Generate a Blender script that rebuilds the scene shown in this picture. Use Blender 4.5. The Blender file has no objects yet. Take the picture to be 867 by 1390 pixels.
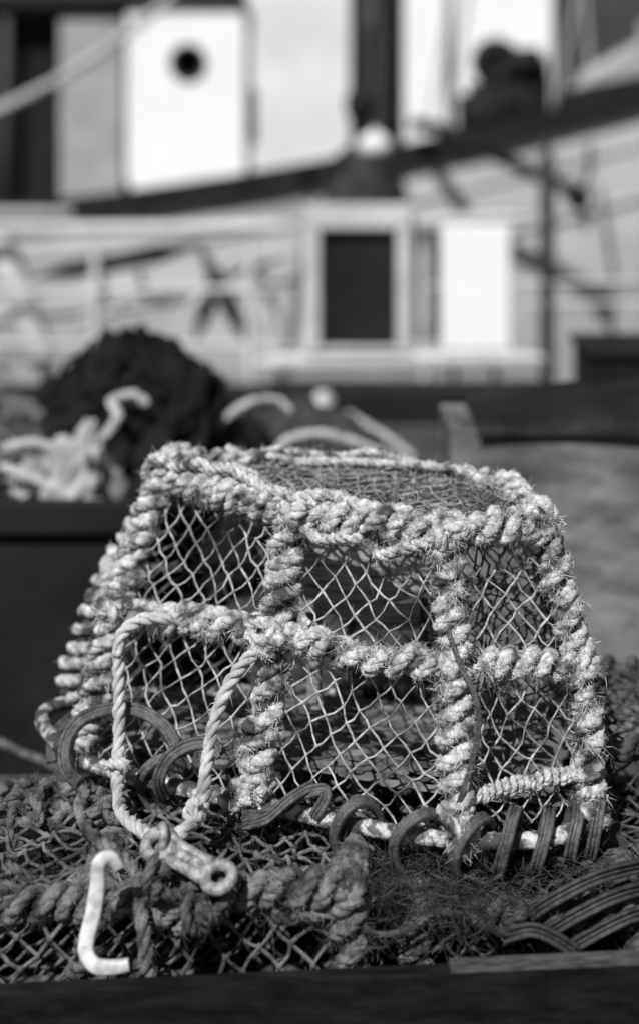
import bpy, math, random
import numpy as np
from mathutils import Vector
rng=np.random.default_rng(7); random.seed(7)
scene=bpy.context.scene
V3=lambda *a: np.array(a,dtype=float)

# ------------------------------------------------------------ materials
def mat(name,c1,c2,scale=20,rough=.85,bump=.3,bscale=None,detail=6,lo=.35,hi=.65,stretch=(1,1,1),spec=.3,metal=0,c3=None,s3=3,bdist=.003,l3=.5,h3=.68):
    m=bpy.data.materials.new(name); m.use_nodes=True
    nt=m.node_tree; N=nt.nodes; L=nt.links; b=N['Principled BSDF']
    tc=N.new('ShaderNodeTexCoord'); mp=N.new('ShaderNodeMapping'); mp.inputs['Scale'].default_value=stretch
    L.new(tc.outputs['Object'],mp.inputs['Vector'])
    n=N.new('ShaderNodeTexNoise'); n.inputs['Scale'].default_value=scale; n.inputs['Detail'].default_value=detail; n.inputs['Roughness'].default_value=.65
    L.new(mp.outputs[0],n.inputs['Vector'])
    r=N.new('ShaderNodeValToRGB'); r.color_ramp.elements[0].position=lo; r.color_ramp.elements[1].position=hi
    r.color_ramp.elements[0].color=(c1,c1,c1,1); r.color_ramp.elements[1].color=(c2,c2,c2,1)
    L.new(n.outputs[0],r.inputs[0]); col=r.outputs[0]
    if c3 is not None:
        n3=N.new('ShaderNodeTexNoise'); n3.inputs['Scale'].default_value=s3; n3.inputs['Detail'].default_value=5
        L.new(mp.outputs[0],n3.inputs['Vector'])
        r3=N.new('ShaderNodeValToRGB'); r3.color_ramp.elements[0].position=l3; r3.color_ramp.elements[1].position=h3
        L.new(n3.outputs[0],r3.inputs[0])
        mx=N.new('ShaderNodeMixRGB'); mx.inputs[2].default_value=(c3,c3,c3,1)
        L.new(r3.outputs[0],mx.inputs[0]); L.new(col,mx.inputs[1]); col=mx.outputs[0]
    L.new(col,b.inputs['Base Color'])
    b.inputs['Roughness'].default_value=rough; b.inputs['Specular IOR Level'].default_value=spec; b.inputs['Metallic'].default_value=metal
    if bump>0:
        nb=N.new('ShaderNodeTexNoise'); nb.inputs['Scale'].default_value=bscale or scale*3; nb.inputs['Detail'].default_value=6
        L.new(mp.outputs[0],nb.inputs['Vector'])
        bp=N.new('ShaderNodeBump'); bp.inputs['Strength'].default_value=bump; bp.inputs['Distance'].default_value=bdist
        L.new(nb.outputs[0],bp.inputs['Height']); L.new(bp.outputs[0],b.inputs['Normal'])
    return m
M={}
M['rope']=mat('weathered_rope',.26,.76,80,.95,1.0,420,c3=.07,s3=26,l3=.50,h3=.64,spec=.1)
M['rope_clean']=mat('laid_rope',.38,.62,60,.9,.7,500,spec=.15,c3=.2,s3=30)
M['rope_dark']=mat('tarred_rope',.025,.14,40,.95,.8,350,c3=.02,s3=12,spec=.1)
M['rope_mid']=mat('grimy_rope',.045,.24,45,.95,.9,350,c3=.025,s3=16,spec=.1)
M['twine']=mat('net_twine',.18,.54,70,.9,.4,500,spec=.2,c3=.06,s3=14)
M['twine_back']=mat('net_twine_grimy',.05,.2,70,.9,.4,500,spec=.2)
M['twine_top']=mat('net_twine_top',.12,.40,70,.9,.4,500,spec=.2,c3=.05,s3=14)
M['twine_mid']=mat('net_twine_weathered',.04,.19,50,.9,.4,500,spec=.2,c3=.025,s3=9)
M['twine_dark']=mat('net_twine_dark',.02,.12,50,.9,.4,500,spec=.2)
M['rail']=mat('corroded_frame_rod',.12,.56,60,.7,1.0,160,lo=.44,hi=.56,spec=.3,c3=.05,s3=38,l3=.46,h3=.56)
M['rubber']=mat('rubber_strip',.025,.11,90,.55,.6,260,spec=.5)
M['rubber_dk']=mat('black_rubber',.012,.05,90,.6,.5,260,spec=.35)
M['mat']=mat('rubber_floor',.05,.17,30,.75,.4,120,spec=.3)
M['plank']=mat('grey_plank',.10,.42,26,.9,.9,90,stretch=(.4,1,7),spec=.15)
M['weed']=mat('seaweed',.012,.05,60,.7,.3,200,spec=.3)
M['galv']=mat('galvanised_metal',.14,.46,70,.55,.8,200,metal=.2,spec=.5,c3=.08,s3=60)
M['white_plastic']=mat('white_plastic',.55,.7,20,.4,.2,90,spec=.5,c3=.4,s3=60)
M['black_board']=mat('black_fill_board',.004,.016,12,.9,.4,40,spec=.05,stretch=(1,5,5))
M['edge']=mat('worn_board_edge',.02,.09,35,.8,.5,90,stretch=(1,4,4))
M['concrete']=mat('quay_concrete',.035,.085,3,.95,.5,30,c3=.025,s3=.8,bdist=.01)
M['water']=mat('harbour_water',.015,.03,1.2,.12,.6,3,bdist=.1,spec=.5)
M['bin']=mat('black_bin',.006,.016,5,.7,.3,30,spec=.15)
M['tub']=mat('plywood_tub',.09,.25,7,.85,.4,40,stretch=(1,1,2.2),c3=.05,s3=4.5,l3=.45,h3=.66)
M['tarp']=mat('black_tarp',.006,.014,8,.6,.5,20,spec=.2,bdist=.01)
M['net_black']=mat('black_net',.005,.025,90,.95,1.0,140,spec=.1,bdist=.01)
M['net_grey']=mat('grey_net',.015,.10,60,.95,1.0,120,spec=.1,bdist=.01)
M['white_paint']=mat('white_paint',.80,.87,1.5,.5,.05,30,spec=.4)
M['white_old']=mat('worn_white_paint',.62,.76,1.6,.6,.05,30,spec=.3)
M['canvas']=mat('dirty_canvas',.18,.42,12,.9,.3,60)
M['grey_paint']=mat('grey_paint',.28,.38,3,.6,.05,30)
M['rail_paint']=mat('railing_paint',.45,.62,8,.6,.1,40)
M['hull']=mat('hull_paint',.40,.58,1.3,.7,.15,20,stretch=(.6,1,3),c3=.30,s3=1.2)
M['dark']=mat('dark_paint',.006,.016,3,.7,.1,20,spec=.2)
M['darkgrey']=mat('dark_grey_paint',.03,.06,3,.7,.1,20)
M['deck']=mat('deck_boards',.12,.2,4,.8,.2,20)

# ------------------------------------------------------------ mesh accumulators
class Acc:
    def __init__(s): s.v=[];s.f=[];s.n=0
    def add(s,v,f):
        v=np.asarray(v,float).reshape(-1,3); f=np.asarray(f,int).reshape(-1,4)
        s.v.append(v); s.f.append(f+s.n); s.n+=len(v)
    def obj(s,name,material,parent=None,smooth=True,bevel=0):
        me=bpy.data.meshes.new(name)
        v=np.concatenate(s.v); f=np.concatenate(s.f)
        me.vertices.add(len(v)); me.vertices.foreach_set('co',v.ravel())
        me.loops.add(f.size); me.loops.foreach_set('vertex_index',f.ravel().astype(np.int32))
        me.polygons.add(len(f)); me.polygons.foreach_set('loop_start',(np.arange(len(f))*4).astype(np.int32))
        try: me.polygons.foreach_set('loop_total',np.full(len(f),4,np.int32))
        except Exception: pass
        me.update(calc_edges=True); me.validate()
        me.polygons.foreach_set('use_smooth',np.full(len(me.polygons),smooth))
        me.materials.append(material)
        o=bpy.data.objects.new(name,me); scene.collection.objects.link(o)
        if parent is not None: o.parent=parent
        if bevel>0:
            b=o.modifiers.new('bevel','BEVEL'); b.width=bevel; b.segments=2
        return o
    def box(s,x0,x1,y0,y1,z0,z1):
        v=[(x,y,z) for z in (z0,z1) for y in (y0,y1) for x in (x0,x1)]
        s.add(v,[(0,2,3,1),(4,5,7,6),(0,1,5,4),(2,6,7,3),(0,4,6,2),(1,3,7,5)])
def empty(name,loc=(0,0,0)):
    e=bpy.data.objects.new(name,None); e.empty_display_size=.1; scene.collection.objects.link(e); return e

def catmull(P,closed=False,n=12):
    P=np.asarray(P,float); m=len(P); out=[]
    rngi=range(m) if closed else range(m-1)
    for i in rngi:
        if closed: a,b,c,d=P[(i-1)%m],P[i],P[(i+1)%m],P[(i+2)%m]
        else: a,b,c,d=P[max(i-1,0)],P[i],P[i+1],P[min(i+2,m-1)]
        for t in np.linspace(0,1,n,endpoint=False):
            out.append(.5*((2*b)+(-a+c)*t+(2*a-5*b+4*c-d)*t*t+(-a+3*b-3*c+d)*t**3))
    out.append(P[0] if closed else P[-1])
    return np.array(out)
def resample(P,ds):
    d=np.r_[0,np.cumsum(np.linalg.norm(np.diff(P,axis=0),axis=1))]
    n=max(3,int(d[-1]/ds)+1); s=np.linspace(0,d[-1],n)
    return np.stack([np.interp(s,d,P[:,k]) for k in range(3)],1),s
def frames(P):
    T=np.gradient(P,axis=0); T/=np.linalg.norm(T,axis=1)[:,None]+1e-12
    N=np.zeros_like(T); t=T[0]; a=V3(0,0,1) if abs(t[2])<.9 else V3(1,0,0)
    n=np.cross(t,a); n/=np.linalg.norm(n); N[0]=n
    for i in range(1,len(P)):
        t=T[i]; n=n-t*(n[0]*t[0]+n[1]*t[1]+n[2]*t[2]); n=n/math.sqrt(n[0]**2+n[1]**2+n[2]**2); N[i]=n
    return T,N,np.cross(T,N)
def snoise(s,period,amp):
    L=s[-1]+period; k=np.arange(0,L+2*period,period)
    return np.interp(s,k,rng.uniform(-1,1,len(k)))*amp
def rings(acc,P,N,B,r,sides=8,jit=0.):
    n=len(P); th=np.linspace(0,2*np.pi,sides,endpoint=False)
    r=np.broadcast_to(np.asarray(r,float),(n,)).copy(); r[0]*=.05; r[-1]*=.05
    rr=r[:,None]*(1+rng.uniform(-jit,jit,(n,sides)))
    V=P[:,None]+rr[...,None]*(np.cos(th)[None,:,None]*N[:,None]+np.sin(th)[None,:,None]*B[:,None])
    i=np.arange(n-1)[:,None]*sides; j=np.arange(sides)[None]; j2=(j+1)%sides
    F=np.stack([i+j,i+j2,i+sides+j2,i+sides+j],-1)
    acc.add(V,F)
def tube(acc,P,r,sides=8,ds=.01,jit=0.,smooth=None,closed=False):
    P=np.asarray(P,float)
    if smooth: P=catmull(P,closed,smooth)
    Q,s=resample(P,ds); T,N,B=frames(Q); rings(acc,Q,N,B,r,sides,jit); return Q
def hairs(acc,root,d,length,w):
    n=len(root); d=d/np.linalg.norm(d,axis=1)[:,None]
    side=np.cross(d,rng.normal(size=(n,3))); side/=np.linalg.norm(side,axis=1)[:,None]+1e-9
    L=length[:,None]; curl=rng.normal(size=(n,3))*.45; curl[:,2]-=.15
    mid=root+d*L*.5+curl*L*.15; tip=root+d*L+curl*L*.7
    W=side*w
    V=np.stack([root-W,root+W,mid-W*.8,mid+W*.8,tip-W*.25,tip+W*.25],1)
    b=np.arange(n)[:,None]*6
    F=np.concatenate([b+np.array([[0,1,3,2]]),b+np.array([[2,3,5,4]])])
    acc.add(V,F)
def rope(acc,P,R,fuzz=None,density=1500,ds=None,lay=7.,jit=.07,smooth=None,hl=(.002,.0065),core=.46):
    P=np.asarray(P,float)
    if smooth: P=catmull(P,False,smooth)
    ds=ds or R*.32
    Q,s=resample(P,ds); T,N,B=frames(Q)
    ph=s/(lay*R)*2*np.pi+rng.uniform(0,6)+snoise(s,.03,.6); rm=R*(1+snoise(s,.015,.15))
    for k in range(3):
        a=ph+k*2*np.pi/3
        C=Q+core*rm[:,None]*(np.cos(a)[:,None]*N+np.sin(a)[:,None]*B)
        rings(acc,C,N,B,(.58+.46-core)*rm,8,jit)
    if fuzz is not None:
        n=int(s[-1]*density)
        wgt=np.clip(1+snoise(s,.018,1.2),.1,None); idx=rng.choice(len(Q),n,p=wgt/wgt.sum()); a=rng.uniform(0,2*np.pi,n)
        dr=np.cos(a)[:,None]*N[idx]+np.sin(a)[:,None]*B[idx]
        d=dr*.6+T[idx]*rng.uniform(-1,1,(n,1))*1.1+rng.normal(size=(n,3))*.4
        hairs(fuzz,Q[idx]+dr*R*.88,d,rng.uniform(*hl,n)*rng.choice([.7,1,2.2],n,p=[.5,.4,.10]),.00045)
def wrap(acc,fuzz,core,P,hR,R,pitch,hand=1,density=1500,coreR=None,smooth=None,closed=False,hl=(.002,.0065),starts=1):
    P=np.asarray(P,float)
    if smooth: P=catmull(P,closed,smooth)
    Q,s=resample(P,.0025); T,N,B=frames(Q)
    th0=hand*2*np.pi*s/(pitch*starts)+snoise(s,pitch*1.9,1.0)+rng.uniform(0,6)
    for k in range(starts):
        th=th0+2*np.pi*k/starts+snoise(s,pitch*1.3,.4)
        h=hR*(1+snoise(s,pitch*.6,.2))
        C=Q+h[:,None]*(np.cos(th)[:,None]*N+np.sin(th)[:,None]*B)
        C+=np.stack([snoise(s,.02,.0026) for _ in range(3)],1)
        rope(acc,C,R*rng.uniform(.94,1.08),fuzz,density,hl=hl,jit=.2,core=.36,lay=5.0)
    if core is not None: rings(core,Q,N,B,coreR or hR*.75,8)
def segs(acc,A,Bp,r,sides=5):
    A=np.asarray(A,float);Bp=np.asarray(Bp,float); n=len(A)
    d=Bp-A; d/=np.linalg.norm(d,axis=1)[:,None]+1e-9
    ref=np.where(np.abs(d[:,1:2])<.9,V3(0,1,0)[None],V3(1,0,0)[None])
    u=np.cross(d,ref); u/=np.linalg.norm(u,axis=1)[:,None]; w=np.cross(d,u)
    th=np.linspace(0,2*np.pi,sides,endpoint=False)
    r=np.broadcast_to(np.asarray(r,float),(n,))[:,None,None]
    ring=r*(np.cos(th)[None,:,None]*u[:,None]+np.sin(th)[None,:,None]*w[:,None])
    V=np.concatenate([A[:,None]+ring,Bp[:,None]+ring],1)
    b=np.arange(n)[:,None,None]*2*sides; j=np.arange(sides); j2=(j+1)%sides
    F=b+np.stack([j,j2,j2+sides,j+sides],-1)[None]
    acc.add(V,F)
def blobs(acc,C,r,jit=.25):
    C=np.asarray(C); n=len(C)
    th=np.linspace(0,2*np.pi,6,endpoint=False); ph=np.array([-1.45,-.5,.5,1.45])
    S=np.stack([np.cos(ph)[:,None]*np.cos(th),np.cos(ph)[:,None]*np.sin(th),np.sin(ph)[:,None]*np.ones(6)],-1).reshape(-1,3)
    rr=r*(1+rng.uniform(-jit,jit,(n,24,1)))
    V=C[:,None]+S[None]*rr
    F=[]
    for a in range(3):
        for j in range(6): F.append((a*6+j,a*6+(j+1)%6,(a+1)*6+(j+1)%6,(a+1)*6+j))
    F=np.array(F)[None]+np.arange(n)[:,None,None]*24
    acc.add(V,F)
def net(acc,a,b,c,d,cell,r=.0015,bulge=0.,noise=.003,knots=True,hole=None,aspect=1.2,fz=None,drop=.02):
    a,b,c,d=[np.asarray(x,float) for x in (a,b,c,d)]
    W=(np.linalg.norm(b-a)+np.linalg.norm(c-d))/2; H=(np.linalg.norm(d-a)+np.linalg.norm(c-b))/2
    nu=max(2,int(round(W/(cell*.5)))); nv=max(2,int(round(H/(cell*.5*aspect))))
    nrm=np.cross(b-a,d-a); nrm/=np.linalg.norm(nrm)
    I,J=np.meshgrid(np.arange(nu+1),np.arange(nv+1),indexing='ij')
    u=I/nu; v=J/nv
    p1,p2,p3,p4=rng.uniform(0,6,4)
    e=np.sin(np.pi*u)
    u2=u+(.03*np.sin(5*v+p1)+.016*np.sin(9*u+p2+3*v))*e; v2=v+(.045*np.sin(6*u+p3)+.02*np.sin(11*u+p4))*np.sin(np.pi*v)
    u2=u2[...,None]; v2=v2[...,None]
    P=(a*(1-u2)+b*u2)*(1-v2)+(d*(1-u2)+c*u2)*v2
    P=P+nrm*(bulge*np.sin(np.pi*u)*np.sin(np.pi*v))[...,None]+rng.normal(0,noise*.62,P.shape)
    A=[];Bq=[]; kn=[]
    for i in range(nu+1):
        for j in range(nv+1):
            if (i+j)%2: continue
            if hole and hole(u[i,j],v[i,j]): continue
            kn.append(P[i,j])
            for di in (-1,1):
                i2,j2=i+di,j+1
                if 0<=i2<=nu and j2<=nv and not (hole and hole(u[i2,j2],v[i2,j2])):
                    if rng.random()<drop: continue
                    m=(P[i,j]+P[i2,j2])/2+rng.normal(0,noise*.4,3)-V3(0,0,.001)
                    A+=[P[i,j],m];Bq+=[m,P[i2,j2]]
    if A: segs(acc,A,Bq,r*rng.uniform(.8,1.25,len(A)))
    if knots and kn: blobs(acc,np.array(kn),r*1.9)
    if fz is not None and A:
        A=np.array(A); n=int(len(A)*1.6); idx=rng.integers(0,len(A),n)
        hairs(fz,A[idx]+rng.normal(0,.002,(n,3)),rng.normal(size=(n,3)),rng.uniform(.003,.011,n),.0003)
def strip(acc,P,Nrm,w,t,ds=None):
    """ribbed flat band swept along P; Nrm outward normals"""
    P=np.asarray(P,float); T=np.gradient(P,axis=0); T/=np.linalg.norm(T,axis=1)[:,None]
    Nn=Nrm-T*np.sum(Nrm*T,1)[:,None]; Nn/=np.linalg.norm(Nn,axis=1)[:,None]; S=np.cross(T,Nn)
    prof=np.array([(-.5,-.5),(-.55,.1),(-.42,.6),(-.28,.6),(-.22,.15),(-.07,.15),(0,.62),(.07,.15),(.22,.15),(.28,.6),(.42,.6),(.55,.1),(.5,-.5)])
    V=P[:,None]+prof[None,:,0,None]*w*S[:,None]+prof[None,:,1,None]*t*Nn[:,None]
    n=len(P); k=len(prof); i=np.arange(n-1)[:,None]*k; j=np.arange(k)[None]; j2=(j+1)%k
    acc.add(V,np.stack([i+j,i+j2,i+k+j2,i+k+j],-1))
def band_loop(acc,C,tan,a,b,drift,w=.015,t=.006,yaw=.8,turn=1.1,start=0,tilt=0.):
    tan=tan/np.linalg.norm(tan); c,s_=math.cos(yaw),math.sin(yaw)
    t2=V3(tan[0]*c-tan[1]*s_,tan[0]*s_+tan[1]*c,0); t2/=np.linalg.norm(t2)
    out=np.cross(t2,V3(0,0,1)); up2=V3(0,0,1)+tilt*t2
    th=np.linspace(start,start+2*np.pi*turn,48); er=rng.uniform(.92,1.1)
    P=C+np.cos(th)[:,None]*a*er*up2+np.sin(th)[:,None]*b*out+((th-th.mean())/(2*np.pi)*drift)[:,None]*tan
    P+=np.sin(th*2+rng.uniform(0,6))[:,None]*.002*tan
    Nn=np.cos(th)[:,None]/a*up2+np.sin(th)[:,None]/b*out
    strip(acc,P,Nn,w,t)

# ------------------------------------------------------------ main lobster pot
pot=empty('lobster_pot')
zb=.622
base=[V3(-.362,2.245,zb+.004),V3(-.098,2.108,zb),V3(.185,2.0,zb),V3(.378,2.06,zb),V3(.40,2.42,zb),V3(.06,2.52,zb),V3(-.425,2.47,zb)]
mid=[V3(-.318,2.30,.832),V3(-.062,2.14,.855),V3(.185,2.045,.847),V3(.373,2.105,.818),V3(.36,2.40,.83),V3(.05,2.49,.84),V3(-.35,2.50,.84)]
top=[V3(-.255,2.38,1.025),V3(-.041,2.178,1.02),V3(.174,2.08,1.022),V3(.318,2.14,1.018),V3(.30,2.36,1.022),V3(.055,2.45,1.028),V3(-.225,2.49,1.028)]
rp=Acc(); fz=Acc(); core=Acc(); tw=Acc(); twb=Acc(); twt=Acc(); twf=Acc(); rl=Acc()
q=tube(rl,base,.0115,12,.005,.11,smooth=10,closed=True)
ribR=[(.0165,.0112,.030,2),(.0165,.0110,.031,2),(.016,.0110,.030,2),(.0155,.0108,.029,2),(.013,.009,.03,1),(.012,.009,.04,1),(.016,.010,.028,1)]
FD=5600
for i in range(7):
    a,b,c,st_=ribR[i]
    wrap(rp,fz,core,[top[i].copy(),mid[i],base[i]+V3(0,0,.012)],a,b,c,hand=1,density=FD if i<4 else 1000,smooth=8,starts=st_)
wrap(rp,fz,core,[top[6],top[0],top[1]],.016,.0105,.030,-1,FD,smooth=8,starts=2)
wrap(rp,fz,core,[top[1],top[2],top[3]],.015,.0108,.032,-1,FD,smooth=8,starts=2)
wrap(rp,fz,core,[top[3],top[4]],.013,.0095,.03,-1,2000,smooth=8)
wrap(rp,fz,core,[top[4],top[5],top[6]],.010,.008,.03,-1,3000,smooth=8)
def loose(pts,R,amp,acc=rp,f=fz,den=4000,n=5):
    P=catmull(np.array(pts),False,8); Q,s=resample(P,.01)
    Q=Q+np.stack([snoise(s,.03,amp) for _ in range(3)],1); rope(acc,catmull(Q[::3],False,8),R,f,den,jit=.17,core=.38,lay=5.5)
loose([top[0]+V3(-.01,-.02,.03),top[0]*.5+top[1]*.5+V3(0,-.01,.035),top[1]+V3(0,0,.03),top[1]*.5+top[2]*.5+V3(0,-.005,.022),top[2]+V3(0,-.005,.02)],.0085,.010)
loose([top[1]+V3(0,-.02,0),top[1]*.6+top[2]*.4+V3(0,-.025,-.03),top[1]*.3+top[2]*.7+V3(0,-.025,-.028),top[2]+V3(0,-.03,0),top[2]*.5+top[3]*.5+V3(0,-.02,.015)],.009,.010)
loose([top[6]+V3(0,0,.01),top[0]*.5+top[6]*.5+V3(-.02,0,.02),top[0]+V3(.03,.03,.02),top[0]*.4+top[1]*.6+V3(.04,.06,.01)],.008,.01)
loose([top[4]+V3(-.02,-.02,.01),top[5]*.5+top[4]*.5+V3(0,-.03,.01),top[5]+V3(0,-.04,.008),top[6]+V3(.08,-.05,.01)],.007,.010)
loose([top[6]+V3(.06,0,.012),top[5]*.6+top[6]*.4+V3(0,-.01,.02),top[5]+V3(.02,-.02,.018),top[4]*.5+top[5]*.5+V3(0,0,.015)],.007,.012)
wrap(rp,fz,core,[mid[0],mid[1]],.015,.0108,.033,-1,FD,smooth=8,starts=2)
wrap(rp,fz,core,[mid[1],mid[1]*.45+mid[2]*.55+V3(0,-.012,-.012),mid[2]],.0145,.0108,.035,-1,FD,smooth=8,starts=2)
wrap(rp,fz,core,[mid[2],mid[3]],.014,.0112,.033,-1,FD,smooth=8,starts=2)
wrap(rp,fz,core,[mid[6],mid[0]],.013,.009,.033,-1,1500,smooth=8)
tube(core,[mid[3],mid[4],mid[5],mid[6]],.008,8,.02)
wrap(rp,fz,core,[base[2]+V3(.0,.012,.05),base[3]+V3(-.01,.01,.062)],.008,.0048,.0105,-1,2000,coreR=.006)
for i,c,k in ((1,V3(0,-.012,.02),4),(2,V3(0,-.01,.012),4),(3,V3(0,-.01,.02),2)):
    for _ in range(k):
        d=rng.normal(size=3); d/=np.linalg.norm(d); C=base[i]+c+rng.normal(0,.008,3)
        u=np.cross(d,V3(0,0,1)); u/=np.linalg.norm(u); w=np.cross(d,u); t=np.linspace(0,5.5,16)
        rope(rp,C+.016*(np.cos(t)[:,None]*u+np.sin(t)[:,None]*w),.0085,fz,4500,jit=.17,core=.38)
def knot(C,n,R,r,acc=rp,f=fz,den=3800,spread=.012):
    for k in range(n):
        d=rng.normal(size=3); d[1]*=.6; d/=np.linalg.norm(d); u=np.cross(d,V3(.1,.3,1)); u/=np.linalg.norm(u); w=np.cross(d,u)
        t=np.linspace(0,5.9,26); RR=R*rng.uniform(.75,1.15)
        rope(acc,C+rng.normal(0,spread,3)*V3(1,.5,.8)+RR*(np.cos(t)[:,None]*u+.8*np.sin(t)[:,None]*w)+(t[:,None]*.001)*d,r,f,den,jit=.16,core=.38,lay=5.5)
knot(mid[1]+V3(-.01,-.012,0),8,.026,.0095)
knot(mid[2]+V3(0,-.012,0),3,.022,.0095)
knot(mid[0]+V3(0,-.01,.0),3,.022,.0085)
knot(top[1]+V3(0,-.006,0),3,.022,.0095)
knot(top[2]+V3(0,-.006,0),3,.023,.0095)
knot(top[3],2,.022,.0095)
knot(top[0],3,.024,.0095)
knot(mid[3],2,.02,.0095)
# frayed tufts scattered over lashings and the top
for k in range(150):
    i=int(rng.integers(0,4)); u=rng.random(); L_=rng.choice([0,1,2,3])
    j=min(i+1,3)
    c=[top[i]*(1-u)+top[j]*u,top[i]*(1-u)+mid[i]*u,mid[i]*(1-u)+base[i]*u,mid[i]*(1-u)+mid[j]*u][L_]
    n=60; hairs(fz,c+rng.normal(0,.006,(n,3))+V3(rng.normal(0,.012),-.018,.002),rng.normal(size=(n,3))+V3(0,-.6,-.6),rng.uniform(.006,.021,n),.00045)
for k in range(60):
    u,v=rng.random(2); c=(top[0]*(1-u)+top[3]*u)*(1-v)+(top[6]*(1-u)+top[4]*u)*v
    n=60; hairs(fz,c+rng.normal(0,.008,(n,3)),rng.normal(size=(n,3))+V3(0,0,.3),rng.uniform(.004,.014,n),.0004)
for i in range(7):
    j=(i+1)%7
    front=i in(0,1,2); inn=V3(0,.012,0) if front else V3(0,-.01,0)
    if i==6: inn=V3(.02,0,0)
    cell=.037 if front else .05
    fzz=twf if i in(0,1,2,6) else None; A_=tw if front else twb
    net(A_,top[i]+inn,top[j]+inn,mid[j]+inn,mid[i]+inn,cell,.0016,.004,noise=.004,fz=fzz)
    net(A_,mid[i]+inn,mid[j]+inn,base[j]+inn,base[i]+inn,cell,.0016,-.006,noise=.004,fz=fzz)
net(twt,top[6],top[4],top[2],top[0],.036,.0018,-.008,fz=twf)
net(tw,top[0],top[3],top[2],top[1],.034,.0017,.006,fz=twf)
net(twt,top[6]+V3(0,0,.008),top[4]+V3(0,0,.006),top[3],top[0],.040,.0018,.012,noise=.006)
def funnel(c0,r0,c1,r1,n=14,m=6):
    ax=np.array(c1)-np.array(c0); ax/=np.linalg.norm(ax); u=np.cross(ax,V3(0,0,1)); u/=np.linalg.norm(u); w=np.cross(ax,u)
    G=[]
    for k in range(m+1):
        t=k/m; r=r0*(1-t)+r1*t; c=np.array(c0)*(1-t)+np.array(c1)*t
        a=np.arange(n)*2*np.pi/n+(k%2)*np.pi/n
        G.append(c+r*(np.cos(a)[:,None]*u+np.sin(a)[:,None]*w)+rng.normal(0,.003,(n,3)))
    A=[];B=[]
    for k in range(m):
        for q in range(n):
            A+=[G[k][q]]*2
            B+=[G[k+1][q],G[k+1][(q-1)%n if k%2==0 else (q+1)%n]]
    segs(twb,A,B,.0014)
    t=np.linspace(0,2*np.pi,30); tube(core,np.array(c1)+r1*(np.cos(t)[:,None]*u+np.sin(t)[:,None]*w),.005,8,.01)
funnel((.36,2.25,.80),.14,(.16,2.27,.80),.06)
net(twb,V3(.22,2.12,1.0),V3(.34,2.3,1.0),V3(.36,2.3,.66),V3(.24,2.1,.66),.034,.0015,.02,noise=.008)
rp.obj('rope_lashing',M['rope'],pot); fz.obj('rope_fray',M['rope'],pot,smooth=False); core.obj('frame_hoops',M['rope_dark'],pot)
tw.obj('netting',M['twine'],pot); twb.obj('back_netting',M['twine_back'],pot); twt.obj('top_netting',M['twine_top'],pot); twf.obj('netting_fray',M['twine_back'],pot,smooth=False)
rl.obj('base_rod',M['rail'],pot)
X=lambda px,py,y:V3((px-433)/2000*y,y,1.6-(py-162)/2000*y)   # survey helper: sighting -> world point at depth y
rb=Acc()
Qb,sb=resample(catmull(base[:4],False,20),.002)
def at_x(x):
    i=int(np.argmin(np.abs(Qb[:,0]-x))); i=min(max(i,1),len(Qb)-2); return Qb[i],Qb[i+1]-Qb[i-1]
for x,a,b,dr,yw_ in ((.045,.046,.038,.012,.8),(.128,.043,.040,.012,.95),(.200,.043,.040,.010,.9),(.250,.045,.038,.010,.75),(.298,.042,.040,.010,.9),(.340,.042,.036,.008,.65),(.372,.042,.036,.0,.5),(-.235,.044,.038,.015,.8)):
    C,t=at_x(x); band_loop(rb,C+V3(.006,-.004,-.008+rng.normal(0,.004)),t,a,b,dr,w=.0165,t=.008,turn=rng.uniform(.9,1.05),yaw=-yw_+rng.normal(0,.12),start=rng.uniform(2.2,3.0),tilt=.25)
def bandpts(L_,w=.018,t=.006,nn=(0,-.8,.5)):
    P=catmull([V3(*p) for p in L_],False,10); strip(rb,P,np.tile(V3(*nn),(len(P),1)),w,t)
bandpts([X(105,1062,2.20),X(88,1040,2.2),X(90,1003,2.22),X(112,975,2.23),X(150,962,2.22),X(190,965,2.19),X(222,985,2.17),X(238,1010,2.15)])
bandpts([X(70,1035,2.30),X(72,1000,2.34),X(95,975,2.34),X(130,955,2.30),X(160,950,2.26)],.015)
bandpts([X(222,1085,2.14),X(215,1060,2.12),X(228,1030,2.12),X(255,1012,2.13),X(285,1010,2.13),X(300,1025,2.12)])
bandpts([X(330,1105,2.08),X(355,1108,2.06),X(385,1095,2.06),X(410,1078,2.06),X(438,1072,2.06),X(440,1085,2.05),X(425,1110,2.05)],.016)
bandpts([X(330,1120,2.06),X(360,1112,2.04),X(392,1085,2.045),X(425,1065,2.07)],.014)
st=catmull([V3(.175,2.03,.90),V3(.19,2.01,.86),V3(.215,1.995,.80),V3(.205,1.99,.73),V3(.185,1.985,.67),V3(.18,1.98,.64)],False,10)
strip(rb,st,np.tile(V3(0,-1,.1),(len(st),1)),.007,.002)
rb.obj('rubber_bands',M['rubber'],pot)
fm=Acc()
fl,fr,br,bl=V3(-.34,2.265,.637),V3(.34,2.06,.637),V3(.37,2.41,.645),V3(-.39,2.46,.645)
nx,ny=13,7
bil=lambda u,v:(fl*(1-u)+fr*u)*(1-v)+(bl*(1-u)+br*u)*v
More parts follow.
